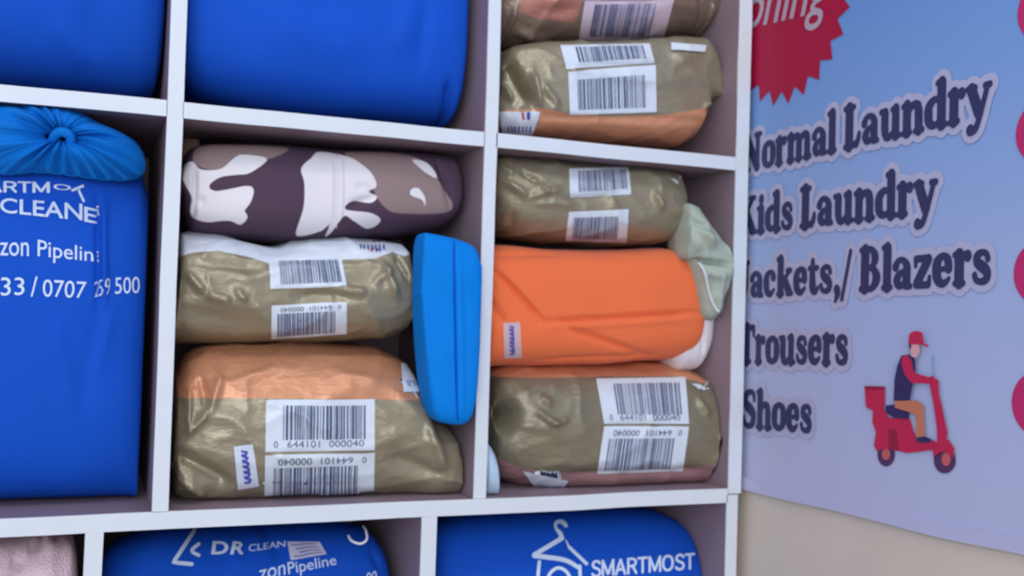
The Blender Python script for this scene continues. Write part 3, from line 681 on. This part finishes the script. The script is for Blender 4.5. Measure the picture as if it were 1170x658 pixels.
# pale sliver beside it
s = soft([(548, 530), (551, 508), (557, 502), (563, 510), (566, 530), (568, 550)], [(548, 545), (552, 568), (558, 571), (565, 569), (568, 556)], .01, .12, n=2.4, nx=40, na=60, rough=(.002, 30), seed=23, zmin=ZS0, xlim=(XB1+.0015, .56))
tag(body(s, 'folded_plastic_bag', M['paleblue']), 'pale blue plastic bag sliver squeezed against the middle divider', 'bag')

# ------------------------------------------------------------------ the banner on the wall
def wv(u, z, off): return Vector((XW-.0035-off, -u, z))
ban = thing('service_banner', 'blue printed vinyl banner listing laundry services on the side wall', 'banner', (XW-.002, -.3, .7))
UB0, UB1, ZB, ZT2 = -.30, 1.30, .7105, 2.1
def sheet(u0, u1, z0, z1, off, th, nu, nz, sag=0.):
    V = []; Fc = []
    for k in (0, 1):
        for j in range(nz+1):
            for i in range(nu+1):
                u = u0+(u1-u0)*i/nu; z = z0+(z1-z0)*j/nz
                V.append(wv(u, z+(sag*noise.noise(Vector((u*7, 1, 1)))+.024*u)*((ZT2-z)/(ZT2-ZB)), off-(0 if k == 0 else th)))
    N = (nu+1)*(nz+1)
    for j in range(nz):
        for i in range(nu):
            a = j*(nu+1)+i; Fc += [(a, a+1, a+nu+2, a+nu+1), (N+a, N+a+nu+1, N+a+nu+2, N+a+1)]
    for i in range(nu): Fc += [(i, N+i, N+i+1, i+1), (N-nu-1+i, N-nu+i, 2*N-nu+i, 2*N-nu-1+i)]
    for j in range(nz): a = j*(nu+1); b = a+nu; Fc += [(a, a+nu+1, N+a+nu+1, N+a), (b, N+b, N+b+nu+1, b+nu+1)]
    return V, Fc
V, Fc = sheet(UB0, UB1, ZB, ZT2, 0, .0012, 60, 40, .004); mesh_obj('vinyl_sheet', V, Fc, M['banner'], parent=ban, smooth=False)
V, Fc = sheet(UB0, UB1, ZB-.0008, ZB+.016, .0034, .0032, 60, 2, .004); mesh_obj('hem', V, Fc, M['banner'], parent=ban, smooth=False)
T_, t_ = .235, .1
G = {}
def serif(x, y, wd=.3, h=.1): return ([(x-wd/2+h/2, y), (x+wd/2-h/2, y)], h)
def stem(x, y0, y1, w_=T_): return ([(x, y0+.06), (x, y1-.06)], w_)
def foot(x, y0=.05, wd=.34): return serif(x, y0, wd)
ARCH = lambda x0, x1: ([(x0+.04, .42), (x0+.12, .58), (x0+.22, .625), (x1-.02, .58), (x1, .40)], [.08, .12, .15, .2, .22])
G['N'] = (.94, [stem(.2, 0, 1, .17), foot(.18, .05, .36), serif(.14, .95, .3), ([(.2, .9), (.7, .1)], .25), stem(.72, 0, 1, .16), serif(.74, .95, .36)])
G['L'] = (.72, [stem(.24, 0, 1, .27), serif(.24, .95, .46), foot(.3, .05, .56), ([(.4, .07), (.56, .12), (.62, .3)], [.1, .14, .1])])
G['K'] = (.9, [stem(.22, 0, 1, .26), serif(.22, .95, .42), foot(.22, .05, .42), ([(.3, .45), (.66, .92)], [.08, .12]), serif(.68, .95, .3), ([(.4, .55), (.7, .1)], .25), foot(.72, .05, .34)])
G['J'] = (.6, [([(.34, .9), (.34, .25), (.25, .06), (.12, .07), (.08, .2)], [.27, .26, .16, .12, .2]), serif(.34, .95, .44)])
G['B'] = (.82, [stem(.22, 0, 1, .26), serif(.2, .95, .36), foot(.2, .05, .36), ([(.25, .95), (.45, .94), (.58, .76), (.48, .56), (.25, .53)], [.1, .12, .22, .12, .08]), ([(.25, .53), (.5, .5), (.64, .28), (.48, .06), (.25, .05)], [.08, .13, .25, .13, .1])])
G['T'] = (.86, [stem(.43, 0, 1, .27), foot(.43, .05, .46), ([(.08, .94), (.78, .94)], .12), ([(.09, .9), (.07, .72)], [.14, .08]), ([(.77, .9), (.79, .72)], [.14, .08])])
G['S'] = (.72, [([(.6, .74), (.56, .9), (.38, .95), (.17, .84), (.2, .62), (.4, .5), (.56, .36), (.54, .14), (.34, .05), (.15, .12), (.09, .28)], [.1, .12, .12, .2, .23, .26, .24, .2, .12, .12, .1])])
G['o'] = (.66, [([(.33, .645), (.15, .54), (.125, .35), (.15, .16), (.33, .055), (.51, .16), (.535, .35), (.51, .54)], [.11, .2, .235, .2, .11, .2, .235, .2], True)])
G['r'] = (.54, [stem(.18, 0, .7), foot(.18), serif(.1, .64, .2), ([(.22, .42), (.28, .58), (.40, .6)], [.08, .12, .22])])
G['n'] = (.76, [stem(.18, 0, .7), foot(.18), serif(.1, .64, .2), ARCH(.18, .56), stem(.57, 0, .5, .22), foot(.58)])
G['m'] = (1.12, [stem(.18, 0, .7), foot(.18), serif(.1, .64, .2), ARCH(.18, .55), stem(.55, 0, .5, .22), foot(.55, .05, .3), ARCH(.55, .92), stem(.92, 0, .5, .22), foot(.93)])
G['h'] = (.76, [stem(.18, 0, 1), foot(.18), serif(.1, .95, .2), ARCH(.18, .56), stem(.57, 0, .5, .22), foot(.58)])
G['u'] = (.78, [serif(.1, .65, .2), ([(.19, .6), (.19, .25), (.25, .08), (.38, .06), (.52, .2)], [.22, .22, .18, .13, .08]), stem(.57, 0, .7, .22), serif(.5, .65, .2), foot(.66, .05, .2)])
G['l'] = (.38, [stem(.19, 0, 1), foot(.19, .05, .36), serif(.1, .95, .2)])
G['i'] = (.38, [stem(.19, 0, .7), foot(.19, .05, .36), serif(.1, .64, .2), ([(.19, .88), (.195, .89)], .21)])
G['d'] = (.74, [stem(.54, 0, 1), serif(.46, .95, .2), foot(.62, .05, .22), ([(.5, .56), (.33, .62), (.15, .5), (.13, .33), (.16, .16), (.32, .07), (.5, .16)], [.08, .12, .2, .23, .2, .12, .08])])
G['a'] = (.66, [([(.1, .5), (.18, .62), (.34, .63), (.46, .5), (.46, .3), (.46, .1)], [.19, .12, .11, .2, .22, .22]), foot(.54, .05, .2), ([(.44, .4), (.25, .34), (.14, .2), (.22, .08), (.36, .1), (.44, .2)], [.07, .13, .21, .16, .1, .07])])
G['s'] = (.56, [([(.44, .5), (.4, .61), (.27, .645), (.14, .57), (.16, .44), (.3, .35), (.42, .24), (.4, .1), (.25, .055), (.12, .1), (.08, .2)], [.1, .1, .1, .16, .18, .2, .18, .15, .1, .1, .1])])
G['e'] = (.62, [([(.15, .37), (.48, .37)], .08), ([(.49, .37), (.46, .56), (.32, .645), (.16, .54), (.13, .35), (.17, .15), (.34, .06), (.5, .16)], [.18, .18, .11, .2, .235, .2, .13, .07])])
G['c'] = (.6, [([(.46, .5), (.42, .6), (.3, .64), (.15, .53), (.13, .35), (.17, .15), (.33, .06), (.49, .17)], [.2, .14, .1, .2, .235, .2, .13, .07])])
G['k'] = (.76, [stem(.18, 0, 1), foot(.18), serif(.1, .95, .2), ([(.26, .3), (.54, .6)], [.08, .1]), serif(.56, .64, .26), ([(.36, .4), (.58, .1)], .22), foot(.6, .05, .3)])
G['t'] = (.48, [([(.2, .82), (.2, .25), (.26, .08), (.36, .07), (.43, .16)], [.12, .23, .18, .12, .07]), ([(.06, .64), (.4, .64)], .1)])
G['y'] = (.74, [([(.16, .62), (.38, .12)], .23), serif(.16, .64, .32), ([(.62, .62), (.4, .02), (.28, -.2), (.15, -.2)], [.1, .11, .13, .21]), serif(.62, .64, .24)])
G['z'] = (.62, [([(.1, .63), (.5, .63)], .12), ([(.49, .6), (.14, .1)], .2), ([(.12, .06), (.5, .06)], .12), ([(.1, .6), (.09, .48)], [.1, .07]), ([(.51, .08), (.53, .22)], [.1, .07])])
G[','] = (.3, [([(.15, .08), (.19, -.02), (.1, -.2)], [.2, .18, .06])])
G['/'] = (.42, [([(.06, -.16), (.36, .96)], .085)])
G[' '] = (.26, [])
def banner_line(txt, i0, p0, p0top, p1, tilt_ok=True):
    """i0: index of the letter whose left foot is measured at p0 (its top at p0top); p1: right end of the line on the baseline"""
    u0, z0 = wallpt(*p0); uT, zT = wallpt(*p0top); u1, z1 = wallpt(*p1)
    capH = zT-z0; adv = [0]
    for ch in txt: adv.append(adv[-1]+G[ch][0]*1.0)
    k = (u1-u0)/(adv[-1]-.05-adv[i0]-.04)
    slope = (z1-z0)/(u1-u0); start = u0-(adv[i0]+.04)*k
    for grow, mat, off, nm in ((.42, 'halo', .0009, 'lettering_outline'), (.05, 'letter', .0018, 'lettering')):
        V = []; Fc = []; seq = 0
        for ci, ch in enumerate(txt):
            for st in G[ch][1]:
                sv, sf = stroke(st[0], st[1], closed=len(st) > 2, step=.05, cap=8, grow=grow*.8)
                b = len(V); seq += 1
                for ii, (x, y) in enumerate(sv):
                    u = start+(adv[ci]+x)*k; V.append(wv(u, z0+(u-u0)*slope+y*capH, off+(seq % 7)*.00004+(ii % 400)*4e-7))
                Fc += [tuple(i+b for i in f) for f in sf]
        mesh_obj(nm, V, Fc, M[mat], parent=ban, smooth=False)
banner_line('Normal Laundry', 7, (968, 171.5), (966, 124), (1135, 133))
banner_line('Kids Laundry', 5, (918, 261), (917, 215), (1073, 243))
banner_line('Jackets,/ Blazers', 10, (986, 333), (985, 284), (1135.5, 324.5))
banner_line('Trousers', 0, (848, 415), (847, 372), (972, 417))
banner_line('Shoes', 0, (852, 488), (852, 445), (930.5, 495))
def flat(shapes, name):
    """flat printed shapes on the banner: [(polygon in (u,z), material)] ; one mesh"""
    V = []; Fc = []; mats = []; mi = []
    for k, (P, m) in enumerate(shapes):
        if m not in mats: mats.append(m)
        b = len(V); V += [wv(u, z, .001+.00025*k) for u, z in P]; Fc.append(tuple(range(b, b+len(P)))); mi.append(mats.index(m))
    me = mesh_obj(name, V, Fc, mats, midx=mi, parent=ban, smooth=False); return me
star = []
for i in range(24):
    for rr, da in ((.1325, 0), (.1125, 7.5)):
        a = R_(-12.7+15*i+da); star.append((.0762+rr*math.cos(a), 1.3903+rr*math.sin(a)))
flat([(star, M['crimson'])], 'starburst')
sv, sf = text_shape('Ironing', .008, .35)
A, B_, D_ = wallpt(866, 33), wallpt(948, 14), None
# the word spans from behind the shelf panel to the star's right side
u_o, z_o = wallpt(868, 30); u_g, z_g = wallpt(953, 10); sl = (z_g-z_o)/(u_g-u_o); wu = (u_g-u_o)/.66; ust = u_g-wu; H_ = .067
V = []
for x, y in sv:
    u = ust+x*wu; V.append(wv(u, z_o+(u-u_o)*sl-.024+(1-y)*H_*1.35, .0018))
mesh_obj('starburst_lettering', V, sf, M['silverink'], parent=ban, smooth=False)
for zc in (1.2825, 1.1555, 1.0105, .877):
    flat([([(.502+.034*math.cos(2*math.pi*i/48), zc+.0335*math.sin(2*math.pi*i/48)) for i in range(48)], M['dot'])], 'bullet_dot')
zs = lambda L: [wallpt(980+x/3.29, 360+y/3.29) for x, y in L]
def ell(cx_, cy_, rx, ry, n=36): return zs([(cx_+rx*math.cos(2*math.pi*i/n), cy_+ry*math.sin(2*math.pi*i/n)) for i in range(n)])
flat([(ell(118, 522, 33, 46), M['tyre']), (ell(118, 522, 15, 22), M['hub']), (ell(340, 545, 41, 49), M['tyre']), (ell(346, 540, 17, 26), M['hub']),
      (zs([(70, 360), (110, 348), (130, 385), (210, 390), (225, 440), (240, 480), (300, 470), (330, 500), (250, 512), (200, 518), (120, 500), (85, 510), (74, 490), (82, 440), (68, 400)]), M['red']),
      (zs([(130, 430), (160, 428), (168, 510), (130, 500)]), M['darkred']),
      (zs([(40, 268), (117, 268), (117, 340), (100, 358), (70, 358), (45, 345)]), M['red']), (zs([(40, 266), (117, 268), (114, 281), (42, 279)]), M['darkred']),
      (zs([(120, 340), (160, 335), (210, 360), (208, 390), (150, 385), (122, 365)]), M['navy']),
      (zs([(299, 500), (325, 472), (360, 468), (380, 500), (378, 535), (350, 512), (322, 516), (302, 535)]), M['red']),
      (zs([(283, 235), (300, 226), (310, 240), (322, 245), (322, 290), (340, 370), (355, 440), (350, 478), (316, 485), (316, 430), (302, 330), (288, 260)]), M['red']),
      (zs([(297, 150), (302, 150), (303, 230), (298, 230)]), M['teal']),
      (zs([(158, 322), (240, 320), (266, 340), (271, 455), (240, 458), (236, 372), (200, 360), (158, 348)]), M['khaki']),
      (zs([(242, 460), (270, 455), (298, 466), (290, 477), (243, 477)]), M['navy']),
      (zs([(185, 152), (215, 148), (235, 165), (238, 205), (215, 320), (155, 322), (158, 240), (170, 185)]), M['navy']),
      (zs([(186, 158), (205, 150), (222, 170), (232, 215), (285, 233), (290, 258), (222, 255), (196, 222), (186, 185)]), M['red']),
      (zs([(218, 105), (250, 108), (256, 135), (242, 162), (222, 155)]), M['skin']),
      (zs([(213, 92), (224, 104), (222, 128), (215, 122)]), M['hair']),
      (zs([(214, 90), (218, 68), (240, 59), (265, 66), (271, 105), (290, 114), (286, 122), (262, 110), (222, 110), (214, 102)]), M['red'])], 'scooter_picture')
